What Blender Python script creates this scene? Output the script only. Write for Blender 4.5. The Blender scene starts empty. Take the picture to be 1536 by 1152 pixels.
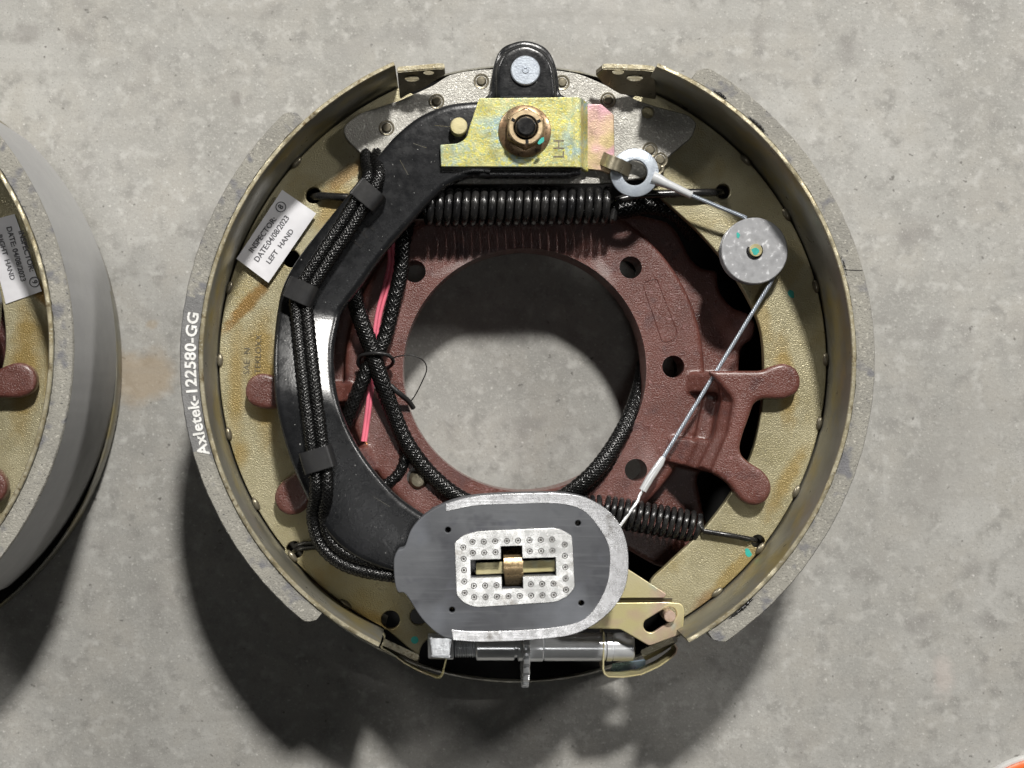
import bpy, bmesh, math, random
import numpy as np
from mathutils import Vector, Matrix
random.seed(7)
R = math.radians
SC = bpy.context.scene
COL = SC.collection
# ------------------------------------------------------------------ camera, light, exposure
CAMH = 748.0                      # camera height above the floor, mm
FPX = 2184.0                      # focal length in pixels of the 1536 wide photo
NX, NY = 669.0, 620.0             # the point straight below the camera
cam = bpy.data.cameras.new('camera')
cam_o = bpy.data.objects.new('camera', cam); COL.objects.link(cam_o)
cam_o.location = (0, 0, CAMH * .001)
cam.sensor_width = 36; cam.lens = FPX / 1536 * 36
cam.shift_x = (768 - NX) / 1536; cam.shift_y = (NY - 576) / 1536
cam.clip_start = .02; cam.clip_end = 50
cam.dof.use_dof = True; cam.dof.focus_distance = .682; cam.dof.aperture_fstop = 7.5
SC.camera = cam_o
w = bpy.data.worlds.new('World'); SC.world = w; w.use_nodes = True
nt = w.node_tree; bg = nt.nodes['Background']
tc = nt.nodes.new('ShaderNodeTexCoord'); sp = nt.nodes.new('ShaderNodeSeparateXYZ'); rp = nt.nodes.new('ShaderNodeValToRGB')
nt.links.new(tc.outputs['Generated'], sp.inputs[0]); nt.links.new(sp.outputs[2], rp.inputs['Fac'])
rp.color_ramp.elements[0].position = 0; rp.color_ramp.elements[0].color = (.50, .49, .46, 1)
rp.color_ramp.elements[1].position = .85; rp.color_ramp.elements[1].color = (.13, .13, .135, 1)
nt.links.new(rp.outputs['Color'], bg.inputs['Color']); bg.inputs['Strength'].default_value = .06

def lamp(name, loc, size, power, col=(1, .97, .92)):
    l = bpy.data.lights.new(name, 'AREA'); l.shape = 'DISK'; l.size = size; l.energy = power; l.color = col
    o = bpy.data.objects.new(name, l); COL.objects.link(o); o.location = loc
    o.rotation_euler = (-Vector(loc)).to_track_quat('-Z', 'Y').to_euler()
lamp('ceiling_lamp', (.58, 2.85, 3.45), .38, 262)
lamp('ceiling_lamp', (3.0, 1.9, 2.35), .5, 64, (1, .97, .93))
lamp('ceiling_lamp', (-3.2, 3.0, 2.0), .8, 80, (1, .97, .92))
lamp('ceiling_lamp', (.14, -.48, 3.6), .62, 4.5, (1, .99, .97))
SC.view_settings.view_transform = 'Standard'; SC.view_settings.look = 'None'
SC.view_settings.exposure = 0.0; SC.view_settings.gamma = 1
SC.render.engine = 'CYCLES'; SC.cycles.max_bounces = 6
SC.cycles.sample_clamp_indirect = 6

# ------------------------------------------------------------------ helpers
CX, CY = 36.3, 19.9               # brake centre, mm from the point below the camera
def P(px, py, z):                 # a photo pixel at height z, in mm relative to the brake centre
    return Vector(((px - NX) / FPX * (CAMH - z) - CX, -(py - NY) / FPX * (CAMH - z) - CY, z))
def L(n, z): return n / FPX * (CAMH - z)      # length of n pixels at height z, in mm
def link(name, me, mat=None, parent=None, smooth=False):
    o = bpy.data.objects.new(name, me); COL.objects.link(o)
    if mat: me.materials.clear(); me.materials.append(mat)
    if parent: o.parent = parent
    if smooth: me.polygons.foreach_set('use_smooth', [True] * len(me.polygons))
    return o
def autosmooth(o, ang=35):
    me = o.data; me.polygons.foreach_set('use_smooth', [True] * len(me.polygons))
    bm = bmesh.new(); bm.from_mesh(me)
    for e in bm.edges:
        if len(e.link_faces) == 2 and e.calc_face_angle(0) > R(ang): e.smooth = False
    bm.to_mesh(me); bm.free(); return o
def mesh(verts, faces, name='m'):
    me = bpy.data.meshes.new(name)
    me.from_pydata([(v[0] * .001, v[1] * .001, v[2] * .001) for v in verts], [], faces); me.update(); return me
def bm_join(meshes):
    bm = bmesh.new()
    for m in meshes: bm.from_mesh(m)
    me = bpy.data.meshes.new('j'); bm.to_mesh(me); bm.free(); return me
def evaluated(me, mods):
    o = bpy.data.objects.new('tmp', me); COL.objects.link(o)
    for t, kw in mods:
        m = o.modifiers.new('m', t)
        for k, v in kw.items(): setattr(m, k, v)
    dg = bpy.context.evaluated_depsgraph_get(); dg.update()
    r = bpy.data.meshes.new_from_object(o.evaluated_get(dg)); bpy.data.objects.remove(o); return r
def cr(pts, n=8, closed=True):    # Catmull-Rom through points
    pts = [Vector(p) for p in pts]; N = len(pts); out = []
    rng = range(N) if closed else range(N - 1)
    for i in rng:
        g = lambda k: pts[k % N] if closed else pts[max(0, min(N - 1, k))]
        a, b, c, d = g(i - 1), g(i), g(i + 1), g(i + 2)
        for j in range(n):
            t = j / n
            out.append(.5 * ((2 * b) + (c - a) * t + (2 * a - 5 * b + 4 * c - d) * t * t + (3 * b - a - 3 * c + d) * t ** 3))
    if not closed: out.append(pts[-1])
    return out
def rnd(pts, r, n=4):             # round the corners of a polygon
    out = []; N = len(pts)
    for i in range(N):
        p0, p, p1 = Vector(pts[i - 1][:2]), Vector(pts[i][:2]), Vector(pts[(i + 1) % N][:2])
        rr = pts[i][2] if len(pts[i]) > 2 else r
        d0 = (p0 - p); d1 = (p1 - p); k = min(rr, d0.length * .45, d1.length * .45)
        a = p + d0.normalized() * k; b = p + d1.normalized() * k
        for j in range(n + 1):
            t = j / n; out.append((1 - t) ** 2 * a + 2 * t * (1 - t) * p + t * t * b)
    return out
def circ(x, y, r, n=28, ry=None, a0=0):
    return [Vector((x + r * math.cos(2 * math.pi * i / n + a0), y + (ry or r) * math.sin(2 * math.pi * i / n + a0))) for i in range(n)]
def area(p): return sum(p[i - 1][0] * p[i][1] - p[i][0] * p[i - 1][1] for i in range(len(p))) / 2
def flat(outer, holes=(), z0=0, z1=1, bev=.3, br=2):     # mm outlines -> bevelled slab mesh
    cu = bpy.data.curves.new('c', 'CURVE'); cu.dimensions = '2D'; cu.fill_mode = 'BOTH'
    h = (z1 - z0) / 2; b = min(bev, h * .9); K = 1.0     # build at mm scale, then shrink
    cu.extrude = (h - b) * K; cu.bevel_depth = b * K; cu.bevel_resolution = br; cu.offset = -b * K
    for i, pl in enumerate([outer] + list(holes)):
        pl = list(pl)
        if (area(pl) > 0) != (i == 0): pl.reverse()
        s = cu.splines.new('POLY'); s.points.add(len(pl) - 1); s.use_cyclic_u = True
        for k, q in enumerate(pl): s.points[k].co = (q[0], q[1], 0, 1)
    me = evaluated(cu, []); me.transform(Matrix.Translation((0, 0, .001 * (z0 + z1) / 2)) @ Matrix.Scale(.001, 4)); return me
def PX(pts, z): return [P(p[0], p[1], z) for p in pts]
def plate(name, pts, z, th, mat, parent, holes=(), bev=.35, mm=False, dz=0):
    f = (lambda q: q) if mm else (lambda q: PX(q, z))
    me = flat(f(pts), [f(h) for h in holes], z - th, z, bev)
    return autosmooth(link(name, me, mat, parent), 40)
def frames(path, closed=False, up=None):
    path = [Vector(p) for p in path]; n = len(path); T = []
    for i in range(n):
        a = path[i - 1] if (i or closed) else path[i]; b = path[(i + 1) % n] if (i < n - 1 or closed) else path[i]
        T.append((b - a).normalized())
    out = []; nrm = None
    for i in range(n):
        t = T[i]
        if up is not None: s = t.cross(Vector(up)).normalized(); nn = s.cross(t).normalized()
        else:
            if nrm is None:
                nrm = t.orthogonal()
            nrm = (nrm - t * nrm.dot(t)).normalized(); nn = nrm; s = t.cross(nn)
        out.append((path[i], t, s, nn))
    return out
def tube_me(path, r, seg=8, closed=False, cap=True, up=None, ry=None):
    F = frames(path, closed, up); V = []; Fc = []; n = len(F)
    rr = r if hasattr(r, '__len__') else [r] * n
    for i, (p, t, s, nn) in enumerate(F):
        for k in range(seg):
            a = 2 * math.pi * k / seg
            V.append(p + s * math.cos(a) * rr[i] + nn * math.sin(a) * (ry if ry else rr[i]))
    for i in range(n if closed else n - 1):
        for k in range(seg):
            a = i * seg + k; b = i * seg + (k + 1) % seg; c = ((i + 1) % n) * seg + (k + 1) % seg; d = ((i + 1) % n) * seg + k
            Fc.append((a, b, c, d))
    if cap and not closed: Fc.append(tuple(range(seg))[::-1]); Fc.append(tuple((n - 1) * seg + k for k in range(seg)))
    return mesh(V, Fc)
def tube(name, path, r, mat, parent, **k): return autosmooth(link(name, tube_me(path, r, **k), mat, parent), 60)
def resample(path, step):
    path = [Vector(p) for p in path]; d = [0]
    for a, b in zip(path, path[1:]): d.append(d[-1] + (b - a).length)
    n = max(2, int(d[-1] / step)); out = []; j = 0
    for i in range(n + 1):
        s = d[-1] * i / n
        while j < len(d) - 2 and d[j + 1] < s: j += 1
        t = (s - d[j]) / max(1e-9, d[j + 1] - d[j]); out.append(path[j].lerp(path[j + 1], t))
    return out
def lathe_me(prof, c=(0, 0, 0), seg=40, axis='z'):
    V = []; F = []
    for i in range(seg):
        a = 2 * math.pi * i / seg
        for r, z in prof:
            v = (r * math.cos(a), r * math.sin(a), z)
            if axis == 'x': v = (z, r * math.cos(a), r * math.sin(a))
            V.append((c[0] + v[0], c[1] + v[1], c[2] + v[2]))
    m = len(prof)
    for i in range(seg):
        j = (i + 1) % seg
        for k in range(m - 1): F.append((i * m + k, j * m + k, j * m + k + 1, i * m + k + 1))
    me = mesh(V, F); bm = bmesh.new(); bm.from_mesh(me)
    bmesh.ops.remove_doubles(bm, verts=bm.verts, dist=1e-6)
    bmesh.ops.recalc_face_normals(bm, faces=bm.faces); bm.to_mesh(me); bm.free(); return me
def lathe(name, prof, c, mat, parent, seg=40, axis='z', ang=35): return autosmooth(link(name, lathe_me(prof, c, seg, axis), mat, parent), ang)
def helix(name, path, Rr, r, pitch, mat, parent, lead=None, seg=8, per=18):
    F = frames(resample(path, .5), up=(0, 0, 1)); n = len(F); step = .5; pts = []
    total = (n - 1) * step; m = int(total / pitch * per)
    for i in range(m + 1):
        u = i / m * (n - 1); k = min(int(u), n - 2); f = u - k
        p = F[k][0].lerp(F[k + 1][0], f); a = 2 * math.pi * i / per
        pts.append(p + F[k][2] * math.cos(a) * Rr + F[k][3] * math.sin(a) * Rr)
    if lead: pts = [Vector(q) for q in lead[0]] + pts + [Vector(q) for q in lead[1]]
    return tube(name, pts, r, mat, parent, seg=seg)
def sleeve(name, path, rx, ry, parent, N=12, pitch=30, rope=False):
    """braided sleeve: a dark core and two sets of interwoven flat strands"""
    ph = cr(path, 10, False); F = frames(resample(ph, .8), up=(0, 0, 1)); n = len(F)
    core = tube_me([f[0] for f in F], rx * .93, seg=14, up=(0, 0, 1), ry=ry * .93)
    o = link(name, core, M['sleeve_core'], parent, True)
    V = []; Fc = []
    for sgn in (1, -1):
        for q in range(N):
            base = len(V); cnt = 0
            for i in range(n):
                p, t, s, nn = F[i]; a = sgn * 2 * math.pi * (i * .8) / pitch + 2 * math.pi * q / N
                wv = .16 * math.sin(a * N * .5 * 1.0 + (0 if sgn > 0 else math.pi) + q * math.pi)
                jt = random.uniform(-.09, .09); kx = rx + wv + jt; ky = ry + wv + jt
                c = p + s * math.cos(a) * kx + nn * math.sin(a) * ky
                rad = (s * math.cos(a) * ky + nn * math.sin(a) * kx).normalized()
                tang = rad.cross(t); d = (t * 1.0 + tang * sgn * 2 * math.pi * max(rx, ry) / pitch).normalized()
                b = rad.cross(d) * .30
                V += [c - b, c + rad * .17, c + b]; cnt += 1
            for i in range(cnt - 1):
                k = base + i * 3
                Fc += [(k, k + 1, k + 4, k + 3), (k + 1, k + 2, k + 5, k + 4)]
    link('braid', mesh(V, Fc), M['braid'], o, True)['kind'] = 'stuff'
    return o
def rope(name, path, r, mat, parent, n=4, pitch=4.6):
    F = frames(resample(path, .45), up=(0, 0, 1)); ms = [tube_me([f[0] for f in F], r * .6, seg=6)]
    for q in range(n):
        pts = []
        for i, (p, t, s, nn) in enumerate(F):
            a = 2 * math.pi * (q / n + i * .45 / pitch); pts.append(p + s * math.cos(a) * r * .66 + nn * math.sin(a) * r * .66)
        ms.append(tube_me(pts, r * .42, seg=6))
    return link(name, bm_join(ms), mat, parent, True)
def band_me(path, wv, th):        # a strip of sheet metal: path, half width vector(s), thickness
    F = frames(path); V = []; n = len(F)
    for i, (p, t, s, nn) in enumerate(F):
        W = Vector(wv[i]) if isinstance(wv[0], (tuple, list, Vector)) else Vector(wv)
        N_ = t.cross(W).normalized() * th / 2
        V += [p - W - N_, p + W - N_, p + W + N_, p - W + N_]
    Fc = []
    for i in range(n - 1):
        for k in range(4): Fc.append((i * 4 + k, i * 4 + (k + 1) % 4, (i + 1) * 4 + (k + 1) % 4, (i + 1) * 4 + k))
    Fc += [(3, 2, 1, 0), tuple((n - 1) * 4 + k for k in range(4))]
    me = mesh(V, Fc); bm = bmesh.new(); bm.from_mesh(me)
    bmesh.ops.recalc_face_normals(bm, faces=bm.faces)
    eb = [e for e in bm.edges if len(e.link_faces) == 2 and e.calc_face_angle(0) > R(50)]
    bmesh.ops.bevel(bm, geom=eb, offset=min(.25, th * .3) * .001, segments=2, affect='EDGES')
    bm.to_mesh(me); bm.free(); return me
def band(name, path, wv, th, mat, parent): return autosmooth(link(name, band_me(path, wv, th), mat, parent), 30)
def text_me(s, size, c, ang, z, depth=.06, spacing=1.0, align='LEFT', bold=0):
    cu = bpy.data.curves.new('t', 'FONT'); cu.body = s; cu.size = size; cu.extrude = depth; cu.space_character = spacing
    cu.align_x = align; cu.offset = bold; cu.align_y = 'CENTER'; cu.resolution_u = 3
    me = evaluated(cu, [])
    me.transform(Matrix.Scale(.001, 4) @ Matrix.Translation((c[0], c[1], z)) @ Matrix.Rotation(ang, 4, 'Z')); return me
def dup(o, parent, loc=None, rz=0):
    c = o.copy(); COL.objects.link(c); c.parent = parent
    if loc is not None: c.location = (loc[0] * .001, loc[1] * .001, loc[2] * .001); c.rotation_euler = (0, 0, rz)
    return c

# ------------------------------------------------------------------ materials
M = {}
def mk(name, c1, c2=None, s=.05, rough=.5, metal=0., bump=(), rvar=.1, speck=None, blobs=(), coat=0, scr=None, s2=None, flake=None, spec=.5, edge=None):
    """two-tone noise colour, optional speckle, local stains, fine relief; s in 1/mm"""
    m = bpy.data.materials.new(name); m.use_nodes = True; n = m.node_tree.nodes; l = m.node_tree.links
    b = n['Principled BSDF']; tc = n.new('ShaderNodeTexCoord'); mp = n.new('ShaderNodeMapping')
    mp.inputs['Scale'].default_value = (1000,) * 3; l.new(tc.outputs['Object'], mp.inputs['Vector']); vec = mp.outputs['Vector']
    def noise(sc, det=4, dist=0, rgh=.6):
        q = n.new('ShaderNodeTexNoise'); q.inputs['Scale'].default_value = sc; q.inputs['Detail'].default_value = det
        q.inputs['Roughness'].default_value = rgh; q.inputs['Distortion'].default_value = dist; l.new(vec, q.inputs['Vector']); return q.outputs['Fac']
    def ramp(f, a, b_, lo=0., hi=1.):
        q = n.new('ShaderNodeMapRange'); q.inputs['From Min'].default_value = a; q.inputs['From Max'].default_value = b_
        q.inputs['To Min'].default_value = lo; q.inputs['To Max'].default_value = hi; l.new(f, q.inputs['Value']); return q.outputs['Result']
    def mix(f, A, B):
        q = n.new('ShaderNodeMix'); q.data_type = 'RGBA'
        if isinstance(f, (int, float)): q.inputs[0].default_value = f
        else: l.new(f, q.inputs[0])
        for idx, v in ((6, A), (7, B)):
            if isinstance(v, tuple): q.inputs[idx].default_value = (*v, 1)
            else: l.new(v, q.inputs[idx])
        return q.outputs[2]
    def math_(op, a, b_):
        q = n.new('ShaderNodeMath'); q.operation = op
        for i, v in enumerate((a, b_)):
            if isinstance(v, (int, float)): q.inputs[i].default_value = v
            else: l.new(v, q.inputs[i])
        return q.outputs[0]
    col = mix(ramp(noise(s), .38, .64), c1, c2 or c1)
    if s2: col = mix(ramp(noise(s2[0], 3, s2[3] if len(s2) > 3 else 0), s2[1][0], s2[1][1]), col, s2[2])
    if speck:
        for (c, sc, a, b_) in speck: col = mix(ramp(noise(sc, 2), a, b_), col, c)
    for bl in blobs:              # (x,y,rx,ry,angle,colour,strength,softness)
        x, y, rx, ry, an, c, st = bl[:7]; soft = bl[7] if len(bl) > 7 else .5
        q = n.new('ShaderNodeMapping'); q.vector_type = 'TEXTURE'
        q.inputs['Location'].default_value = (x, y, 0); q.inputs['Rotation'].default_value = (0, 0, an); q.inputs['Scale'].default_value = (rx, ry, 1e4)
        l.new(vec, q.inputs['Vector']); ln = n.new('ShaderNodeVectorMath'); ln.operation = 'LENGTH'; l.new(q.outputs['Vector'], ln.inputs[0])
        dd = math_('ADD', ln.outputs['Value'], math_('MULTIPLY', math_('SUBTRACT', noise(.9 / min(rx, ry), 4), .5), 1.1))
        col = mix(ramp(dd, 1.0, 1 - soft, 0, st), col, c)
    if flake: col = mix(ramp(noise(flake[0], 1, 0, .5), flake[1], flake[1] + .06), col, flake[2])
    if edge:
        ge = n.new('ShaderNodeNewGeometry'); pv = math_('ADD', ge.outputs['Pointiness'], math_('MULTIPLY', math_('SUBTRACT', noise(.5, 5), .5), .10))
        col = mix(ramp(pv, edge[1], edge[2], 0, edge[3]), col, edge[0])
    l.new(col, b.inputs['Base Color']); b.inputs['Metallic'].default_value = metal
    l.new(ramp(noise(s * 3 + .05), .3, .7, max(.02, rough - rvar), rough + rvar), b.inputs['Roughness'])
    b.inputs['Coat Weight'].default_value = coat; b.inputs['Coat Roughness'].default_value = .25; b.inputs['Specular IOR Level'].default_value = spec
    h = None
    for (sc, amp) in bump:
        v = math_('MULTIPLY', noise(sc, 2), amp); h = v if h is None else math_('ADD', h, v)
    if scr:                       # directional scratches (angle, scale, amp)
        q = n.new('ShaderNodeMapping'); q.inputs['Rotation'].default_value = (0, 0, scr[0]); q.inputs['Scale'].default_value = (.06, 1, 1); l.new(vec, q.inputs['Vector'])
        z = n.new('ShaderNodeTexNoise'); z.inputs['Scale'].default_value = scr[1]; z.inputs['Detail'].default_value = 5; l.new(q.outputs['Vector'], z.inputs['Vector'])
        v = math_('MULTIPLY', z.outputs['Fac'], scr[2]); h = v if h is None else math_('ADD', h, v)
        if len(scr) > 3:
            col = mix(ramp(z.outputs['Fac'], .55, .75, 0, .6), col, scr[3]); l.new(col, b.inputs['Base Color'])
    if h is not None:
        q = n.new('ShaderNodeBump'); q.inputs['Distance'].default_value = .001; q.inputs['Strength'].default_value = 1; l.new(h, q.inputs['Height']); l.new(q.outputs['Normal'], b.inputs['Normal'])
    M[name] = m; return m
def wb(px, py, z=58): q = P(px, py, z); return q.x, q.y
def fl(px, py): q = P(px, py, 0); return q.x + CX, q.y + CY
OC = (.27, .175, .035); OC2 = (.20, .105, .015)
mk('concrete', (.268, .264, .247), (.36, .356, .338), .010, .85, 0, ((.5, .18), (1.4, .10)), .08, scr=(-.35, .075, .02, (.275, .268, .25)),
   s2=(.03, (.44, .64), (.33, .32, .295)),
   speck=[((.245, .24, .225), .09, .52, .70), ((.40, .395, .375), .13, .54, .72), ((.36, .355, .33), .5, .55, .72), ((.235, .23, .215), .75, .60, .74), ((.22, .212, .20), .035, .60, .78),
          ((.14, .135, .125), .22, .69, .74), ((.52, .51, .49), .5, .68, .73), ((.20, .195, .18), 1.3, .62, .70), ((.45, .44, .42), 1.1, .62, .70)],
   blobs=[(*fl(212, 566), 21, 17, .3, (.33, .255, .165), .6, .45), (*fl(40, 50), 9, 7, 0, (.2, .19, .18), .5), (*fl(355, 148), 4, 5, .4, (.17, .16, .15), .6, .7),
          (*fl(228, 487), 4, 3, 0, (.30, .24, .16), .5), (*fl(560, 62), 40, 7, .35, (.25, .245, .235), .4, .8), (*fl(1420, 700), 60, 25, .9, (.30, .29, .27), .4, .8),
          (*fl(1415, 1015), 7, 14, 0, (.45, .40, .37), .5, .6), (*fl(870, 20), 90, 20, 0, (.42, .415, .40), .4, .9)])
web_blobs = [(*wb(395, 565), 9, 40, .05, OC, .75, .6), (*wb(355, 575), 5, 38, 0, OC, .6, .7), (*wb(372, 455), 4, 22, -.72, OC2, .85, .5), (*wb(360, 680), 5, 9, 0, OC, .5, .6),
             (*wb(520, 262), 4, 18, -.9, OC2, .7, .5), (*wb(500, 310), 6, 16, -.6, OC, .6, .5),
             (*wb(1178, 570), 6, 26, .1, OC, .7, .6), (*wb(1142, 470), 5, 26, .25, OC, .4, .6), (*wb(1180, 720), 5, 24, -.5, OC, .6, .6),
             (*wb(1100, 860), 5, 26, -.75, OC, .6, .5), (*wb(1060, 905), 6, 9, -.9, (.22, .12, .05), .6, .6),
             (*wb(560, 930), 16, 5, -.4, OC, .6, .6), (*wb(480, 870), 4, 9, .2, OC, .4, .6)]
mk('web_zinc', (.375, .34, .22), (.305, .27, .155), .03, .36, .35, ((1.5, .28), (.6, .05)), .1, s2=(.045, (.52, .70), (.30, .25, .125)),
   speck=[((.40, .375, .26), 1.1, .58, .70), ((.22, .19, .12), 1.1, .60, .72)], blobs=web_blobs)
mk('table_zinc', (.27, .262, .225), (.20, .19, .15), .02, .36, .6, ((.8, .05),), .1, s2=(.03, (.52, .7), (.30, .25, .12)))
mk('edge_zinc', (.46, .42, .30), (.32, .275, .17), .12, .38, .5, ((1.1, .10),), .08, speck=[((.58, .55, .44), .9, .56, .70), ((.17, .13, .07), .25, .62, .72)])
mk('lining', (.275, .265, .232), (.225, .218, .195), .04, .8, 0, ((1.2, .4), (.4, .2)), .08,
   speck=[((.12, .115, .105), .95, .62, .68), ((.40, .385, .34), .7, .58, .7), ((.15, .15, .158), .11, .56, .68), ((.06, .06, .06), .5, .70, .74)])
mk('lining_inked', (.15, .15, .15), (.20, .2, .2), .08, .75, 0, ((1.2, .3),), speck=[((.09, .09, .09), .6, .6, .7), ((.27, .27, .27), .9, .64, .72)])
mk('friction', (.32, .32, .32), (.35, .35, .345), .02, .7, 0, ((1.5, .06),), speck=[((.26, .26, .255), 1.5, .6, .72)])
mk('maroon', (.100, .034, .026), (.128, .045, .035), .05, .34, 0, ((1.4, .36), (.5, .10)), .08, speck=[((.24, .12, .115), .5, .62, .75), ((.30, .17, .165), 1.2, .68, .74), ((.075, .028, .026), .09, .56, .72)], coat=.35, edge=((.26, .15, .14), .53, .60, .7),
   s2=(.03, (.55, .75), (.17, .080, .070)),
   blobs=[(*wb(700, 395, 45), 22, 3, .35, (.26, .20, .19), .6, .7), (*wb(905, 405, 45), 10, 4, -.9, (.30, .24, .23), .6, .8), (*wb(975, 690, 45), 6, 12, .5, (.22, .13, .12), .5, .8), (*wb(740, 382, 45), 7, 1.2, .2, (.04, .02, .02), .9, .5), (*wb(560, 640, 45), 8, 10, 0, (.2, .12, .11), .4, .8)])
mk('black_paint', (.008, .0085, .0095), (.013, .0135, .015), .06, .27, 0, ((1.0, .05), (.35, .03)), .07, coat=0, spec=.55, edge=((.14, .14, .14), .56, .66, .35), flake=(.75, .76, (.35, .35, .34)))
mk('black_steel', (.012, .012, .013), (.03, .029, .028), .15, .26, .25, ((.7, .05),), .06, coat=.2)
mk('black_void', (.004, .004, .004), (.007, .007, .007), .05, .8, 0, (), spec=.1)
mk('black_plastic', (.016, .016, .017), (.022, .022, .022), .1, .36, 0, ((.8, .03),), .05)
mk('sleeve_core', (.003, .003, .003), None, .1, .7, 0, spec=.15)
mk('braid', (.004, .004, .004), (.008, .008, .008), .3, .25, 0, ((1.5, .05),), .06, coat=0)
mk('anchor_zinc', (.38, .37, .335), (.31, .30, .275), .05, .42, .4, ((1.5, .30),), .1, speck=[((.62, .61, .57), .9, .56, .68), ((.22, .21, .19), 1.0, .60, .72)])
mk('yellow_zinc', (.54, .50, .17), (.50, .50, .26), .05, .36, .5, ((1.3, .10),), .1,
   speck=[((.34, .46, .44), .06, .50, .66), ((.60, .56, .14), .5, .52, .64), ((.54, .38, .26), .05, .62, .72), ((.32, .40, .24), .8, .54, .64), ((.66, .64, .36), 1.1, .60, .68)])
mk('pink_zinc', (.58, .50, .20), (.58, .38, .33), .035, .36, .5, ((1.3, .10),), .1,
   speck=[((.62, .36, .40), .06, .56, .66), ((.56, .64, .48), .05, .62, .72)])
mk('lever_zinc', (.56, .50, .26), (.60, .54, .34), .04, .38, .5, ((1.2, .06),), .1, speck=[((.52, .36, .30), .05, .55, .7), ((.44, .5, .42), .06, .6, .7)])
mk('silver', (.84, .86, .88), (.76, .78, .80), .12, .20, .42, ((.9, .02),), .05)
mk('white_zinc', (.44, .485, .54), (.38, .42, .48), .3, .36, .45, ((1.3, .10),), .08)
mk('wheel_zinc', (.40, .405, .42), (.34, .345, .36), .1, .40, .35, ((.9, .02),), .1, speck=[((.62, .63, .65), .35, .6, .7)])
mk('copper_nut', (.34, .22, .13), (.27, .20, .12), .2, .30, .7, ((.6, .05),), .1, speck=[((.12, .085, .06), .3, .58, .7)])
mk('nut_face', (.66, .52, .32), (.58, .44, .28), .2, .35, .55, ((.6, .05),), .1)
mk('pink_metal', (.62, .46, .38), (.55, .40, .30), .2, .35, .5, ((.6, .05),), .1)
mk('dark_zinc', (.24, .215, .16), (.18, .16, .115), .1, .34, .6, ((.6, .06),), .1)
mk('magnet_grey', (.066, .069, .077), (.11, .115, .125), .02, .58, 0, ((.5, .05),), .1, scr=(.7, .55, .06, (.135, .14, .15)), s2=(.05, (.54, .72), (.042, .044, .052)),
   speck=[((.075, .078, .09), .12, .62, .72), ((.15, .16, .18), .03, .55, .75)], spec=.35)
mk('magnet_steel', (.60, .60, .61), (.48, .48, .49), .08, .25, .75, ((.5, .02),), .06, scr=(-.5, 1.2, .035, (.70, .70, .70)), s2=(.07, (.6, .72), (.26, .25, .24)))
mk('core_steel', (.66, .66, .65), (.54, .54, .53), .06, .26, .75, ((.5, .015),), .06, scr=(.4, 1.2, .03, (.76, .76, .76)), s2=(.09, (.60, .72), (.36, .34, .31)))
mk('rivet_dark', (.045, .042, .04), (.12, .11, .10), .2, .5, .2, ())
mk('brass', (.40, .29, .16), (.32, .24, .14), .2, .30, .65, ((.7, .06),), .1)
mk('sticker', (.70, .70, .73), (.65, .65, .68), .03, .45, 0, ((.10, .45),))
mk('ink', (.06, .06, .07), (.10, .10, .11), .8, .6, 0, ())
mk('white_ink', (.80, .80, .78), (.62, .62, .60), .5, .6, 0, (), speck=[((.22, .22, .22), 1.1, .62, .70), ((.35, .35, .35), .35, .66, .74)])
mk('teal', (.03, .42, .36), (.02, .34, .28), .5, .5, 0, ())
mk('pink_wire', (.82, .20, .28), (.78, .17, .24), .1, .35, 0, ())
mk('copper', (.7, .3, .15), None, .1, .3, .8)
mk('plastic_white', (.74, .75, .74), (.66, .68, .68), .1, .4, 0, ())
mk('plastic_orange', (.75, .16, .03), (.68, .12, .02), .1, .4, 0, ())
mk('pale_plastic', (.62, .62, .60), (.5, .5, .5), .1, .45, 0, ())
mk('blue_zinc', (.30, .44, .50), (.45, .38, .50), .06, .3, .6, ())

# ------------------------------------------------------------------ setting
g = bpy.data.meshes.new('g'); g.from_pydata([(-4, -4, 0), (4, -4, 0), (4, 4, 0), (-4, 4, 0)], [], [(0, 1, 2, 3)])
fo = link('floor', g, M['concrete']); fo['kind'] = 'structure'

# ------------------------------------------------------------------ the brake
TOP = 98.0
brake = bpy.data.objects.new('drum_brake_assembly', None); COL.objects.link(brake)
brake.location = (CX * .001, CY * .001, 0); brake.empty_display_size = .02
brake['category'] = 'brake assembly'
brake['label'] = 'whole trailer brake with black arm and grey oval magnet in the middle of the floor'

# backing plate and dust rim, low down
bp = autosmooth(link('backing_plate', flat(circ(0, 0, 154.6, 120), [circ(-.5, -.5, 80, 64)], 7, 10, .5), M['black_void'], brake), 40)
lathe('rim_lip', [(154.8, 2), (156.0, 2), (156.4, 3), (156.4, 11), (156.0, 12), (155.4, 12), (154.8, 11), (154.8, 2)], (0, 0, 0), M['table_zinc'], bp, 160)

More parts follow.
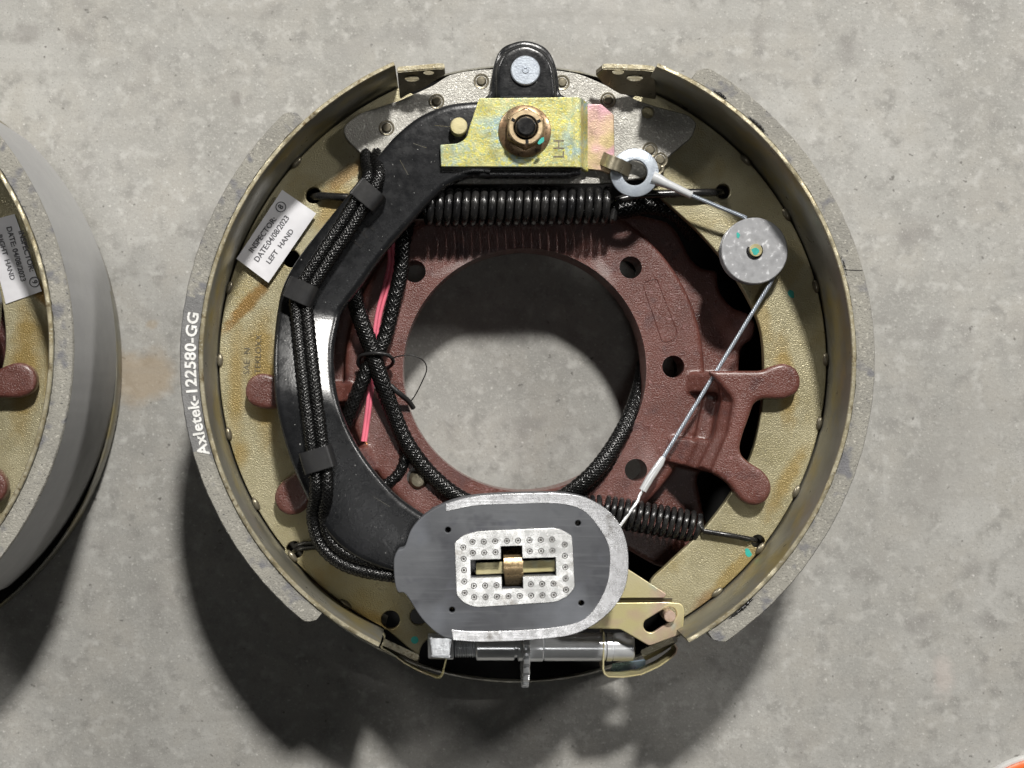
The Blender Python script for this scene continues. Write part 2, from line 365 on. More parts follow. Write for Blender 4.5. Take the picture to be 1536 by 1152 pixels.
# ---- shoes: measured rim points (pixels at the top edge)
rimL = [(589, 90), (508, 140), (441, 200), (378, 270), (339, 335), (325, 385), (308, 432), (299, 510), (299, 588), (320, 685), (346, 750), (377, 807), (416, 854), (468, 901), (566, 973)]
rimR = [(988, 92), (1075, 142), (1150, 210), (1220, 300), (1259, 378), (1276, 443), (1286, 495), (1288, 547), (1276, 624), (1247, 728), (1200, 814), (1150, 868), (1090, 925), (1036, 968)]
def shoe(pts, side, parent, lin_a, lin_b):
    Q = [P(x, y, TOP) for x, y in pts]
    th = np.array([math.atan2(q.y, q.x * side) for q in Q]); rr = np.array([math.hypot(q.x, q.y) for q in Q])
    co = np.polyfit(th, rr, 3); rad = lambda a: float(np.polyval(co, a))
    a0, a1 = th[0], th[-1]
    def pt(a, off, z): r = rad(max(min(a, a0), a1)) + off; return Vector((r * math.cos(a) * side, r * math.sin(a), z))
    n = 150
    V = []; F = []; T = 2.1
    for i in range(n + 1):
        a = a0 + (a1 - a0) * i / n; j = .25 * math.sin(i * 1.7) * random.random()
        V += [pt(a, -T, 9), pt(a, 0, 9), pt(a, 0, TOP - .5), pt(a, -.4, TOP + j * .3), pt(a, -T + .4, TOP), pt(a, -T, TOP - .5)]
    for i in range(n):
        for k in range(6): F.append((i * 6 + k, i * 6 + (k + 1) % 6, i * 6 + 6 + (k + 1) % 6, i * 6 + 6 + k))
    F += [(0, 1, 2, 3, 4, 5), tuple(n * 6 + k for k in range(6))[::-1]]
    me = mesh(V, F); bm = bmesh.new(); bm.from_mesh(me); bmesh.ops.recalc_face_normals(bm, faces=bm.faces)
    bm.to_mesh(me); bm.free()
    o = link('brake_shoe', me, M['table_zinc'], parent); me.materials.append(M['edge_zinc'])
    for p in me.polygons:
        if p.center.z > (TOP - .6) * .001: p.material_index = 1
    autosmooth(o, 50)
    # lining: thick curved block, ends bevelled, slightly ragged edge
    def off_lin(a, t):
        e = min(abs(a - lin_a), abs(a - lin_b)) ; k = min(1, e / .03)
        return .3 + t * (8.4 * (.55 + .45 * math.sin(k * math.pi / 2)))
    V = []; F = []; zt = TOP - 1.2
    for i in range(n + 1):
        a = lin_a + (lin_b - lin_a) * i / n; jj = random.uniform(-.12, .12); e = min(abs(a - lin_a), abs(a - lin_b)); t = off_lin(a, 1)
        V += [pt(a, .2, 7), pt(a, t, 7), pt(a, t, zt - 2.2), pt(a, t + jj, zt - .9), pt(a, t - .5 + jj, zt - .1), pt(a, t * .5, zt), pt(a, .2 + random.uniform(0, .35), zt + random.uniform(-.3, .15))]
    for i in range(n):
        for k in range(7): F.append((i * 7 + k, i * 7 + (k + 1) % 7, i * 7 + 7 + (k + 1) % 7, i * 7 + 7 + k))
    F += [tuple(range(7)), tuple(n * 7 + k for k in range(7))[::-1]]
    me = mesh(V, F); bm = bmesh.new(); bm.from_mesh(me); bmesh.ops.recalc_face_normals(bm, faces=bm.faces); bm.to_mesh(me); bm.free()
    lo = link('brake_lining', me, M['lining'], o); me.materials.append(M['friction']); me.materials.append(M['lining_inked'])
    for i, p in enumerate(me.polygons):
        c = p.center * 1000
        if i < n * 7 and i % 7 in (0, 1): p.material_index = 1
        elif side < 0 and -37 < c.y < 33 and i % 7 in (2, 3, 4, 5): p.material_index = 2
    autosmooth(lo, 40)
    return o, pt, rad, a0, a1
def angs(px, py, side): q = P(px, py, TOP); return math.atan2(q.y, q.x * side)
shL, ptL, radL, aL0, aL1 = shoe(rimL, -1, brake, angs(448, 172, -1), angs(470, 935, -1))
shR, ptR, radR, aR0, aR1 = shoe(rimR, 1, brake, angs(1046, 106, 1), angs(1072, 962, 1))
shL['label'] = 'left shoe with white lettering on its lining'
shR['label'] = 'right shoe with a cracked, grey mottled lining'

def shape_of(pt, z, a_from, a_to, n=60): return [pt(a_from + (a_to - a_from) * i / n, -3.0, z) for i in range(n + 1)]
WZ = 58.0
# right web
inn = [P(x, y, WZ) for x, y in [(985, 905), (975, 875), (1000, 848), (1035, 815), (1066, 782), (1100, 735), (1128, 680), (1143, 610), (1146, 545), (1140, 490), (1118, 440), (1085, 390), (1050, 350), (1015, 317), (985, 290), (960, 262), (940, 225), (930, 180), (945, 150)]]
outer = shape_of(ptR, WZ, aR0 - .0, aR1 + .0)
def C2(x, y, r, z=WZ): q = P(x, y, z); return circ(q.x, q.y, L(r, z))
webR = plate('web', [v.xy for v in outer] + [v.xy for v in cr(inn, 5, False)], WZ, 5, M['web_zinc'], shR, holes=[C2(1085, 287, 11), C2(1137, 812, 12)], bev=.5, mm=True)
inn = [P(x, y, WZ) for x, y in [(628, 985), (640, 960), (700, 925), (690, 880), (640, 850), (580, 800), (530, 760), (470, 680), (440, 600), (425, 540), (430, 470), (450, 400), (500, 330), (560, 280), (610, 240), (635, 200), (640, 150)]]
outer = shape_of(ptL, WZ, aL0, aL1)
webL = plate('web', [v.xy for v in outer] + [v.xy for v in cr(inn, 5, False)], WZ, 5, M['web_zinc'], shL,
             holes=[C2(470, 293, 12), C2(442, 825, 13), C2(437, 388, 13), C2(586, 930, 14), C2(628, 925, 13)], bev=.5, mm=True)
# welds along the junction of web and table
wd = None
for pt, sh, lst in ((ptL, shL, [(447, 245), (343, 430), (328, 539), (337, 651), (374, 760), (427, 843), (507, 920)]),
                    (ptR, shR, [(1120, 240), (1176, 325), (1225, 430), (1238, 540), (1238, 637), (1204, 742), (1146, 828), (1085, 900)])):
    for x, y in lst:
        q = P(x, y, WZ + 1); sd = -1 if sh is shL else 1; a = math.atan2(q.y, q.x * sd); p = pt(a, -3.5, WZ + .3)
        rz = math.atan2(p.y, p.x)
        if wd is None:
            bm = bmesh.new(); bmesh.ops.create_uvsphere(bm, u_segments=12, v_segments=8, radius=.001)
            for v in bm.verts: v.co.x *= 1.5; v.co.y *= 3.4 * (1 + .2 * math.sin(v.co.y * 3000)); v.co.z *= 1.5
            me = bpy.data.meshes.new('w'); bm.to_mesh(me); bm.free(); wd = link('weld', me, M['dark_zinc'], sh, True); wd.location = p * .001; wd.rotation_euler = (0, 0, rz)
        else: dup(wd, sh, p, rz)
# narrow slanted tabs at the shoe ends
def tab(sh, pts_top, pts_bot, zt, zb, name, th=2.6, holes=True):
    A = [P(x, y, zt) for x, y in pts_top]; B = [P(x, y, z) for (x, y), z in zip(pts_bot, zb)]
    V = []; F = []
    n_ = (A[-1] - A[0]).cross(B[0] - A[0]).normalized()
    if n_.y < 0: n_ = -n_
    out = Vector((n_.x, n_.y, 0)).normalized() * th
    n = len(A)
    for a, b in zip(A, B): V += [a, b, b + out, a + out]
    for i in range(n - 1):
        for k in range(4): F.append((i * 4 + k, i * 4 + (k + 1) % 4, i * 4 + 4 + (k + 1) % 4, i * 4 + 4 + k))
    F += [(0, 1, 2, 3), tuple((n - 1) * 4 + k for k in range(4))[::-1]]
    me = mesh(V, F); bm = bmesh.new(); bm.from_mesh(me); bmesh.ops.recalc_face_normals(bm, faces=bm.faces)
    bmesh.ops.bevel(bm, geom=list(bm.edges), offset=.0004, segments=2, affect='EDGES'); bm.to_mesh(me); bm.free()
    me.materials.append(M['dark_zinc']); 
    o = link(name, me, M['dark_zinc'], sh); me.materials.append(M['edge_zinc'])
    for p in me.polygons:
        if p.normal.z > .8: p.material_index = 1
    return autosmooth(o, 35)
tR = tab(shR, [(982, 107), (965, 105), (935, 104), (912, 103), (904, 104)], [(984, 150), (960, 146), (930, 142), (906, 128), (893, 113)], 83, [66, 66, 69, 74, 77], 'end_tab')
tL = tab(shL, [(596, 108), (610, 107), (635, 105), (655, 103), (667, 103)], [(600, 150), (612, 142), (635, 133), (655, 120), (668, 113)], 83, [66, 66, 70, 74, 77], 'end_tab')
for sh, lst in ((shR, [(927, 109, 82, 9), (952, 118, 79, 12)]), (shL, [(643, 110, 82, 8), (618, 119, 79, 11)])):  # pale discs stand in for light caught on the rims of the tab holes
    for x, y, z, wdt in lst:
        me = lathe_me([(0, .2), (L(wdt, z) * .9, .2), (L(wdt, z), 0), (L(wdt, z) * .9, -.6), (0, -.6)], seg=20)
        me.transform(Matrix.Translation(P(x, y, z) * .001 + Vector((0, 0, .0006))) @ Matrix.Rotation(R(14), 4, 'X') @ Matrix.Diagonal((1, .38, 1, 1)))
        autosmooth(link('tab_hole_glint', me, M['edge_zinc'], sh))
# lower tabs
tab(shR, [(1012, 964), (990, 973), (964, 985)], [(1018, 962), (995, 978), (968, 992)], 63, [54, 54, 54], 'end_tab', 3.2)
tab(shL, [(572, 967), (600, 980), (625, 992)], [(575, 968), (602, 984), (626, 996)], 63, [54, 54, 54], 'end_tab', 3.2)

# ---- cast spider
mir = lambda pts, dy=-4.6: [Vector((-p[0] - .6, p[1] + dy)) for p in pts]
SZ = 45.0
flR = rnd([(787, 318), (960, 322, 6), (1003, 333, 8), (1018, 350, 10), (1036, 388, 14), (1052, 403, 12), (1076, 405, 5), (1078, 436, 12), (1098, 462, 14), (1124, 470, 8), (1136, 488, 12), (1130, 508, 8), (1112, 520, 10), (1108, 560, 4), (1085, 640, 5), (1045, 718, 8), (1056, 770, 8), (1062, 790, 5), (1010, 852, 6), (985, 850, 8), (930, 818, 8), (787, 812)], 6)
ms = []; z1 = 33
A = [p.xy for p in PX(flR, z1)]
ms.append(flat(A, [], 22, z1, 1)); ms.append(flat(mir(A, -2), [], 22, z1, 1))
pc = P(787, 555, SZ)
ms.append(flat(circ(pc.x, pc.y, 87, 90), [], 24, SZ, 2.0, 3))
fing = rnd([(1062, 556, 6), (1108, 556), (1144, 556, 8), (1155, 550, 4), (1177, 543, 12), (1197, 553, 12), (1203, 573, 14), (1197, 590, 12), (1177, 599, 8), (1144, 598, 10), (1131, 605, 8), (1124, 627, 8), (1116, 648, 8), (1110, 670, 8), (1112, 683, 6), (1125, 694, 6), (1144, 705, 8), (1155, 718, 10), (1159, 735, 10), (1151, 752, 12), (1134, 760, 12), (1116, 755, 10), (1103, 740, 8), (1093, 725, 8), (1066, 708, 5), (1092, 648, 6), (1100, 600, 6)], 5)
# the finger plate
fing = [p for p in fing]
FR = [p.xy for p in PX(fing, 67)]
ms.append(flat(FR, [], 59.3, 67, 1.6, 3))
ms.append(flat(mir(FR), [], 59.3, 67, 1.6, 3))
wall = [(1036, 558), (1110, 558), (1102, 605), (1094, 648), (1068, 706), (1010, 688), (1045, 640), (1060, 600)]
def ramp_block(outline, zo, zi, zb):      # block whose top slopes from the pad (zi) up to the fingers (zo)
    n = len(outline); xs = [p.x for p in outline]; lo, hi = min(xs), max(xs)
    V = []
    for p in outline: V.append((p.x, p.y, zb))
    for p, k in zip(outline, zo): V.append((p.x, p.y, k))
    F = [tuple(range(n))[::-1], tuple(range(n, 2 * n))] + [(i, (i + 1) % n, n + (i + 1) % n, n + i) for i in range(n)]
    return mesh(V, F)
W1 = [P(x, y, 60).xy for x, y in [(1074, 557), (1112, 557), (1106, 600), (1098, 648), (1072, 708), (1048, 700), (1072, 650), (1082, 600)]]
ms.append(ramp_block(W1, [66.4, 66.4, 66.4, 66.4, 66.4, 60, 60, 60], 0, 24)); 
W1m = mir(W1)[::-1]; ms.append(ramp_block(W1m, [66.4, 66.4, 66.4, 66.4, 66.4, 60, 60, 60][::-1], 0, 24))
for a, b in (([(1036, 560), (1092, 557), (1090, 590), (1036, 588)], 0), ([(1010, 655), (1082, 664), (1068, 710), (1000, 692)], 0)):
    W = [P(x, y, 52).xy for x, y in a]; ms.append(ramp_block(W, [46, 64, 64, 46], 0, 26)); Wm = mir(W)[::-1]; ms.append(ramp_block(Wm, [46, 64, 64, 46][::-1], 0, 26))
W = [P(x, y, 45).xy for x, y in [(1056, 590), (1080, 590), (1064, 672), (1038, 668)]]; ms.append(ramp_block(W, [49] * 4, 0, 26))
spd = bm_join(ms)
cut = []
spd = evaluated(spd, [('REMESH', dict(mode='VOXEL', voxel_size=.00085, adaptivity=0)), ('SMOOTH', dict(factor=.6, iterations=7))])
# bore and bolt holes cut with one boolean
holes = [lathe_me([(0, -60), (58.8, -60), (58.8, 60), (0, 60)], (pc.x, pc.y, 20), 128)]
for x, y in [(622, 407), (946, 401), (1010, 550), (954, 705), (627, 716), (562, 566)]:
    q = P(x, y, SZ); holes.append(lathe_me([(0, -60), (L(16.8, SZ), -60), (L(16.8, SZ), 60), (0, 60)], (q.x, q.y, 20), 32))
hm = bm_join(holes); ho = bpy.data.objects.new('tmp_cut', hm); COL.objects.link(ho)
spd = evaluated(spd, [('BOOLEAN', dict(operation='DIFFERENCE', object=ho, solver='EXACT'))]); bpy.data.objects.remove(ho)
spider = autosmooth(link('cast_spider', spd, M['maroon'], brake), 50)
q = rnd([(963, 424), (985, 417), (1017, 500), (1010, 510), (994, 514)], 6)
tube('cast_outline', [P(p[0], p[1], SZ + .0) for p in q], -.0 + .25, M['maroon'], spider, closed=True, seg=6)
# grey stud nose behind the bore edge
q = P(627, 720, 44); lathe('stud_nose', [(0, 3.5), (3, 3.2), (4.6, 1), (4.8, -6)], q, M['dark_zinc'], spider, 24)
q = P(619, 700, 40); lathe('stud_cap', [(0, 2), (2.2, 1.6), (3, 0), (3, -6)], q, M['pale_plastic'], spider, 20)

# ---- anchor plate
AZ = 65.0
ap = [(601, 150), (650, 128, 6), (672, 113, 8), (692, 108, 8), (723, 104, 8), (787, 102), (840, 106), (866, 110, 8), (885, 117, 8), (934, 139, 6), (955, 150, 8), (985, 160, 8), (1032, 172, 6), (1046, 184, 8), (1038, 206, 6), (965, 267, 6), (900, 276, 5), (620, 276, 5), (580, 262, 5), (545, 234, 5), (518, 208, 8), (514, 190, 8), (540, 170, 8)]
anchor = plate('anchor_plate', rnd(ap, 5), AZ, 4, M['anchor_zinc'], brake, holes=[circ(972, 168, 9)], bev=.5)
rv = None
for x, y in [(722, 122), (843, 124), (912, 150), (655, 152), (990, 240), (985, 251), (580, 192), (975, 225)]:
    q = P(x, y, AZ)
    if rv is None: rv = lathe('rivet', [(0, .9), (1.6, .8), (2.2, .3), (2.5, -.1), (3.0, .2), (3.5, .25), (3.9, -.2)], (0, 0, 0), M['dark_zinc'], anchor, 20); rv.location = q * .001
    else: dup(rv, anchor, q)
spc = lathe('anchor_spacer', [(0, 0), (9, 0), (9, -46), (0, -46)], P(787, 200, 61), M['black_void'], anchor, 24)

# ---- black actuating arm
outE = cr([(735, 150), (700, 152), (672, 156), (645, 166), (620, 180), (592, 204), (566, 234), (540, 266), (522, 291), (488, 333), (456, 374), (436, 404), (423, 432), (416, 462), (411, 510), (410, 560), (414, 610), (424, 655), (438, 698), (455, 738), (476, 778), (500, 812), (535, 838), (580, 856), (630, 866)], 4, False)
inE = cr([(735, 266), (715, 264), (700, 266), (682, 273), (664, 284), (645, 302), (622, 327), (602, 349), (582, 372), (562, 398), (544, 424), (527, 446), (512, 467), (505, 492), (500, 520), (500, 555), (504, 590), (514, 625), (530, 660), (550, 692), (574, 722), (600, 748), (640, 775), (670, 785), (700, 790)], 4, False)
def az(y):
    if y <= 468: return 74.
    if y < 560: return 74 + (y - 468) * .115
    t = min(1, (y - 560) / 60.); k = 74 + 92 * .115; return k + (88.5 - k) * (2 * t - t * t)
V = []; F = []; n = len(outE); AT = 8.0
prof = [(0, -AT + 1.5), (.012, -AT), (.5, -AT), (.988, -AT), (1, -AT + 1.5), (1, -2.2), (.985, -1.0), (.95, -.25), (.9, 0), (.5, .15), (.1, 0), (.05, -.25), (.015, -1.0), (0, -2.2)]
for a, b in zip(outE, inE):
    for t, dz in prof:
        x = a.x + (b.x - a.x) * t; y = a.y + (b.y - a.y) * t; z = az(y)
        tw = 2.0 * math.sin(math.pi * max(0, min(1, (y - 462) / 150.))) ** .6; v = P(x, y, z); v.z += dz - tw * (t - .5); V.append(v)
m_ = len(prof)
for i in range(n - 1):
    for k in range(m_): F.append((i * m_ + k, i * m_ + (k + 1) % m_, (i + 1) * m_ + (k + 1) % m_, (i + 1) * m_ + k))
F += [tuple(range(m_)), tuple((n - 1) * m_ + k for k in range(m_))[::-1]]
me = mesh(V, F); bm = bmesh.new(); bm.from_mesh(me); bmesh.ops.recalc_face_normals(bm, faces=bm.faces); bm.to_mesh(me); bm.free()
arm = autosmooth(link('actuating_arm', me, M['black_paint'], brake), 42)
head = rnd([(715, 153, 4), (735, 140, 5), (739, 100, 20), (750, 70, 20), (787, 57, 30), (822, 70, 22), (836, 100, 20), (840, 140, 5), (866, 152, 4), (874, 262, 6), (850, 266, 8), (715, 265.5, 5)], 6, 6)
ms = [flat([p.xy for p in PX(head, 73.6)], [], 65.4, 73.6, 1.4, 3), flat([p.xy for p in PX(rnd([(744, 150), (744, 100, 18), (756, 76, 20), (787, 63, 30), (818, 76, 20), (831, 100, 18), (835, 150)], 6, 6), 78)], [], 66, 77.6, 2.0, 4)]
me = evaluated(bm_join(ms), [('REMESH', dict(mode='VOXEL', voxel_size=.0006)), ('SMOOTH', dict(factor=.6, iterations=5))])
link('arm_head', me, M['black_paint'], arm, True)
q = P(788, 106, 78.2); lathe('pivot_pin', [(0, 1.0), (.7, 1.0), (.9, 1.3), (1.3, 1.3), (1.6, 1.0), (6.3, 1.0), (6.75, .6), (6.8, -1)], q, M['white_zinc'], arm, 40)
q = P(688, 192, 75); lathe('stop_pin', [(0, 5), (3.6, 5), (3.95, 4.6), (4, -1.2)], q, M['lever_zinc'], arm, 32)
# stamped letters on the arm (raised slightly)
me = text_me('LH', 9.5, P(532, 368, 74).xy, R(52), 74.15, .16, 1.15); link('stamped_letters', me, M['black_steel'], arm)

for pts_ in ([(652, 188), (672, 190), (676, 190)], [(600, 240), (612, 262)], [(480, 640), (492, 668)], [(560, 745), (585, 760)], [(620, 215), (640, 222)]):
    tube('scratch', [P(x, y, az(y) + .12 + (.0)) for x, y in pts_], .07, M['table_zinc'], arm, seg=4)

# ---- yellow lever plate on the arm head
YZ = 77.4
yp = rnd([(719, 147), (858, 145.5), (858, 250.5), (661.5, 250, 2), (660, 217, 2), (688, 215, 8), (700, 206, 8), (703, 194, 6)], 2)
ym = flat([p.xy for p in PX(yp, YZ)], [], YZ - 2.6, YZ, .35)
yl = autosmooth(link('lever_plate', ym, M['yellow_zinc'], brake), 40)
a = P(857, 198, YZ); hw = Vector((0, L(52.4, YZ), 0)); b = P(877, 201, 69)
path = [Vector((a.x - .2, a.y, YZ - 1.31)), Vector((a.x + 2, a.y, YZ - 1.5)), Vector((a.x + 3.7, a.y, YZ - 2.6)), Vector((a.x + 4.6, a.y, YZ - 4.6)), Vector((a.x + 5.0, a.y, YZ - 7)), Vector((a.x + 6.0, a.y, 70.2 - 1)), Vector((b.x + 1, a.y - .8, 67.7))]
band('plate_bend', path, hw, 2.55, M['yellow_zinc'], yl)
wing = rnd([(876, 156, 2), (902, 156, 3), (921, 172, 3), (922, 240, 3), (915, 262, 6), (903, 256, 4), (876, 253, 2)], 3)
plate('plate_wing', wing, 69, 2.4, M['pink_zinc'], yl)
q0, q1, q2, q3 = P(905, 238, 68.5), P(915, 243, 74), P(930, 249, 75.5), P(943, 256, 67)
ax = Vector((-.35, -1, 0)).normalized() * -3.1
hk = cr([P(898, 236, 68), q0, q1, q2, q3], 5, False); band('hook_tab', hk, ax, 2.0, M['dark_zinc'], yl)
me = text_me('LH', 7.2, P(839, 238, YZ).xy, R(90), YZ + .04, .05, 1.1); link('stamped_letters', me, M['dark_zinc'], yl)

# ---- flange nut and stud
c = P(787, 197, YZ)
lathe('nut', [(5.2, 0), (11.8, 0), (12.2, .6), (11.9, 1.3), (9.5, 2.6), (5.2, 2.6)], c, M['copper_nut'], yl, 48)
nut = SC.objects['nut']
hexp = [(9.6 * math.cos(R(30 + 60 * i)), 9.6 * math.sin(R(30 + 60 * i))) for i in range(6)]
hx = flat([Vector((c.x + x, c.y + y)) for x, y in rnd(hexp, 1.2)], [circ(c.x, c.y, 5.6)], c.z + 2.0, c.z + 8.4, 1.0, 3)
autosmooth(link('hex_body', hx, M['copper_nut'], nut), 40)
lathe('nut_collar', [(5.6, 8.2), (8.0, 8.2), (8.0, 9.0), (7.5, 9.6), (5.9, 9.6), (5.5, 8.9)], c, M['nut_face'], nut, 40)
for i in range(3):
    an = R(25 + 125 * i); bm = bmesh.new(); bmesh.ops.create_cube(bm, size=.001)
    me = bpy.data.meshes.new('s'); bm.to_mesh(me); bm.free()
    me.transform(Matrix.Translation(Vector((c.x + 6.6 * math.cos(an), c.y + 6.6 * math.sin(an), c.z + 9.3)) * .001) @ Matrix.Rotation(an, 4, 'Z') @ Matrix.Diagonal((1.7, 1.4, .9, 1)))
    link('locking_notch', me, M['black_steel'], nut)
lathe('threaded_stud', [(0, 12), (3.6, 12), (4.0, 11.6), (4.7, 10.6), (4.9, 9.9), (4.7, 9.3), (5.0, 8.6), (5.0, 2)], c, M['black_steel'], nut, 32)
# ---- main spring
sz = 60
sp0 = P(643, 312, sz); sp1 = P(918, 308, sz)
helix('return_spring', [sp0, sp1], 7.3, 1.92, 4.1, M['black_steel'], brake,
      lead=([P(468, 296, 50), P(474, 295, 58), P(482, 294, 61), P(520, 296, 62), P(610, 300, 61), P(635, 303, 61)], [P(925, 300, 61), P(960, 292, 61), P(1040, 289, 62), P(1070, 289, 61), P(1080, 289, 58), P(1084, 290, 48)]))
# ---- lower spring
helix('lower_spring', [P(648, 785, 52), P(720, 776, 52), P(800, 770, 52), P(905, 766, 53), P(975, 778, 53), P(1046, 791, 53)], 6.6, 1.3, 3.15, M['black_steel'], brake,
      lead=([P(440, 828, 50), P(446, 824, 58), P(455, 822, 61), P(500, 818, 61), P(610, 800, 58), P(640, 792, 57)], [P(1052, 790, 60), P(1056, 797, 61), P(1095, 803, 61), P(1122, 808, 61), P(1131, 810, 58), P(1136, 811, 50)]))
tube('spring_hook', [P(444, 818, 58), P(456, 815, 62), P(500, 812, 61), P(560, 806, 61)], 1.05, M['black_steel'], brake)

# ---- guide wheel and adjuster cable
c = P(1132, 376, 71)
gw = lathe('cable_guide', [(0, 0), (15.0, 0), (15.4, -.3), (15.5, -1.4), (13.5, -2.2), (12.6, -3.2), (13.5, -4.2), (15.4, -5), (15.5, -6.2), (0, -6.2)], c, M['wheel_zinc'], brake, 72)
lathe('guide_post', [(0, 1.7), (2.7, 1.7), (3.0, 1.4), (3.0, -10), (3.6, -12), (3.6, -20)], (c.x + .3, c.y, c.z), M['lever_zinc'], gw, 28)
an = [R(150 + 250 * i / 24) for i in range(25)]
tube('retaining_clip', [Vector((c.x + 3.4 * math.cos(a_), c.y + 3.4 * math.sin(a_), c.z + .35)) for a_ in an], .5, M['black_steel'], gw)
cz = 67.8
e0 = P(1037, 293, 71); t0 = P(1118, 326, 69.5)
path = [e0, P(1080, 311, 70.4)] + [t0]
for i in range(9):
    a_ = R(104 - i * 16); path.append(Vector((c.x + 13.6 * math.cos(a_), c.y + 13.6 * math.sin(a_), cz)))
path += [P(1154, 428, cz), P(1100, 516, 64), P(1040, 613, 61), P(994, 688, 58)]
cable = rope('adjuster_cable', path, .95, M['white_zinc'], brake)
c2 = P(952, 259, 72)
lathe('cable_eyelet', [(5.9, 0), (6.2, .35), (10.8, .35), (11.2, .1), (11.2, -1.5), (10.8, -1.8), (6.2, -1.8), (5.9, -1.5), (5.9, 0)], c2, M['white_zinc'], cable, 56)
tube('crimp_sleeve', [P(978, 266, 71.3), P(988, 270, 71.3), P(998, 275, 71.3), P(1012, 281, 71.3), P(1037, 293, 71)], [3.2, 2.8, 2.2, 1.9, 1.75], M['silver'], cable, seg=16)
tube('cable_ferrule', [P(995, 686, 58), P(990, 695, 58), P(975, 717, 57), P(964, 736, 57)], [1.3, 1.8, 2.0, 1.9], M['silver'], cable, seg=16)
tube('cable_wire', [P(964, 736, 57), P(959, 744, 57), P(957, 751, 58), P(928, 792, 62), P(905, 830, 62)], .75, M['silver'], cable)

# ---- magnet
MZ = 103.0
mo = cr([(669, 755), (706, 745), (750, 741), (794, 739.5), (846, 740), (885, 749), (919, 772), (938, 806), (943, 845), (938, 881), (922, 910), (893, 936), (859, 952), (820, 958), (766, 962), (716, 963), (685, 961), (659, 952), (633, 928), (609, 892), (597, 888), (592, 870), (591, 840), (597, 826), (607, 821), (617, 795), (638, 772)], 5)
rot = R(1.7)
def rq(dx, dy): return (768 + dx * math.cos(rot) + dy * math.sin(rot), 852 - dx * math.sin(rot) + dy * math.cos(rot))
cross = [rq(x, y) for x, y in [(-62, -14), (-16, -14), (-16, -33), (16, -33), (16, -14), (66, -14), (66, 13), (16, 13), (16, 31), (-16, 31), (-16, 13), (-62, 13)]]
sm = [circ(672, 795, 4.4, 16), circ(867, 785, 4.4, 16), circ(678, 915, 4.4, 16), circ(872, 905, 4.4, 16)]
cross = cross[:3] + cross[3:]
magnet = plate('magnet', mo, MZ, 14, M['magnet_grey'], brake, holes=[cross] + sm, bev=.4)
inner = cr([(669, 767), (716, 758), (768, 756), (833, 755), (872, 764), (896, 788), (912, 816), (915, 845), (909, 881), (888, 918), (859, 936), (794, 945), (706, 947), (677, 944)], 5, False)
oc = cr([(669, 755.7), (706, 745.6), (750, 741.6), (794, 740), (846, 740.6), (885, 749.6), (918.5, 772.4), (937.5, 806), (942.4, 845), (937.5, 881), (921.5, 909.6), (892.6, 935.4), (859, 951.4), (820, 957.4), (766, 961.4), (716, 962.4), (680, 960)], 5, False)
plate('magnet_rim', [p for p in oc] + [p for p in reversed(inner)], MZ + .18, .8, M['magnet_steel'], magnet, bev=.1)
co = rnd([(682, 814, 4), (696, 802, 8), (716, 797, 8), (831, 792, 6), (846, 796, 6), (858, 804, 4), (862, 881, 4), (852, 894, 8), (834, 903, 10), (712, 911, 10), (694, 903, 8), (685, 892, 4)], 6)
core = plate('magnet_core', co, MZ + .3, .9, M['core_steel'], magnet, holes=[cross], bev=.12)
mk_ = None
xs = [-57, -40, -23, -5.5, 11.5, 28.5, 45.5, 62.5]
pts = [(x, -41) for x in xs] + [(x, -24.5) for x in xs[:3] + xs[5:]] + [(x, 25) for x in xs[:3] + xs[5:]] + [(x, 42) for x in xs]
pts = [(x - 1 + (3 if y > 0 else 0) * 0, y) for x, y in pts]
pts += [(-72, y) for y in (-33, -16, 1, 18, 35)] + [(80, y) for y in (-33, -16, 1, 18, 35)]
for x, y in pts:
    px, py = rq(x, y); q = P(px, py, MZ + .3)
    if mk_ is None:
        mk_ = link('rivet_ring', bm_join([tube_me([Vector((1.15 * math.cos(R(30 * i)), 1.15 * math.sin(R(30 * i)), .02)) for i in range(12)], .24, seg=5, closed=True), lathe_me([(0, .12), (.45, .1), (.62, 0)], seg=10)]), M['rivet_dark'], core, True); mk_.location = q * .001
    else: dup(mk_, core, q)
lathe('seat_block', [(0, 0), (16, 0), (16, -4), (0, -4)], P(768, 852, 90), M['black_void'], magnet, 24)
a, b = P(714, 853, 96), P(832, 848, 96); band('locating_bar', [a, b], Vector((0, 2.6, 0)), 2.2, M['lever_zinc'], magnet)
pp = [P(768, 822, 92), P(769, 832, 97), P(770, 838, 101), P(770, 846, 102), P(770, 856, 102), P(771, 863, 101), P(772, 872, 97), P(772, 881, 92)]
band('spring_clip', pp, Vector((L(14.5, 100), .1, 0)), .9, M['brass'], magnet)
pad = rnd([(616, 800), (700, 790), (800, 800), (800, 900), (640, 900)], 20)
plate('arm_eye', pad, 87.5, 7.5, M['black_paint'], arm, bev=1)

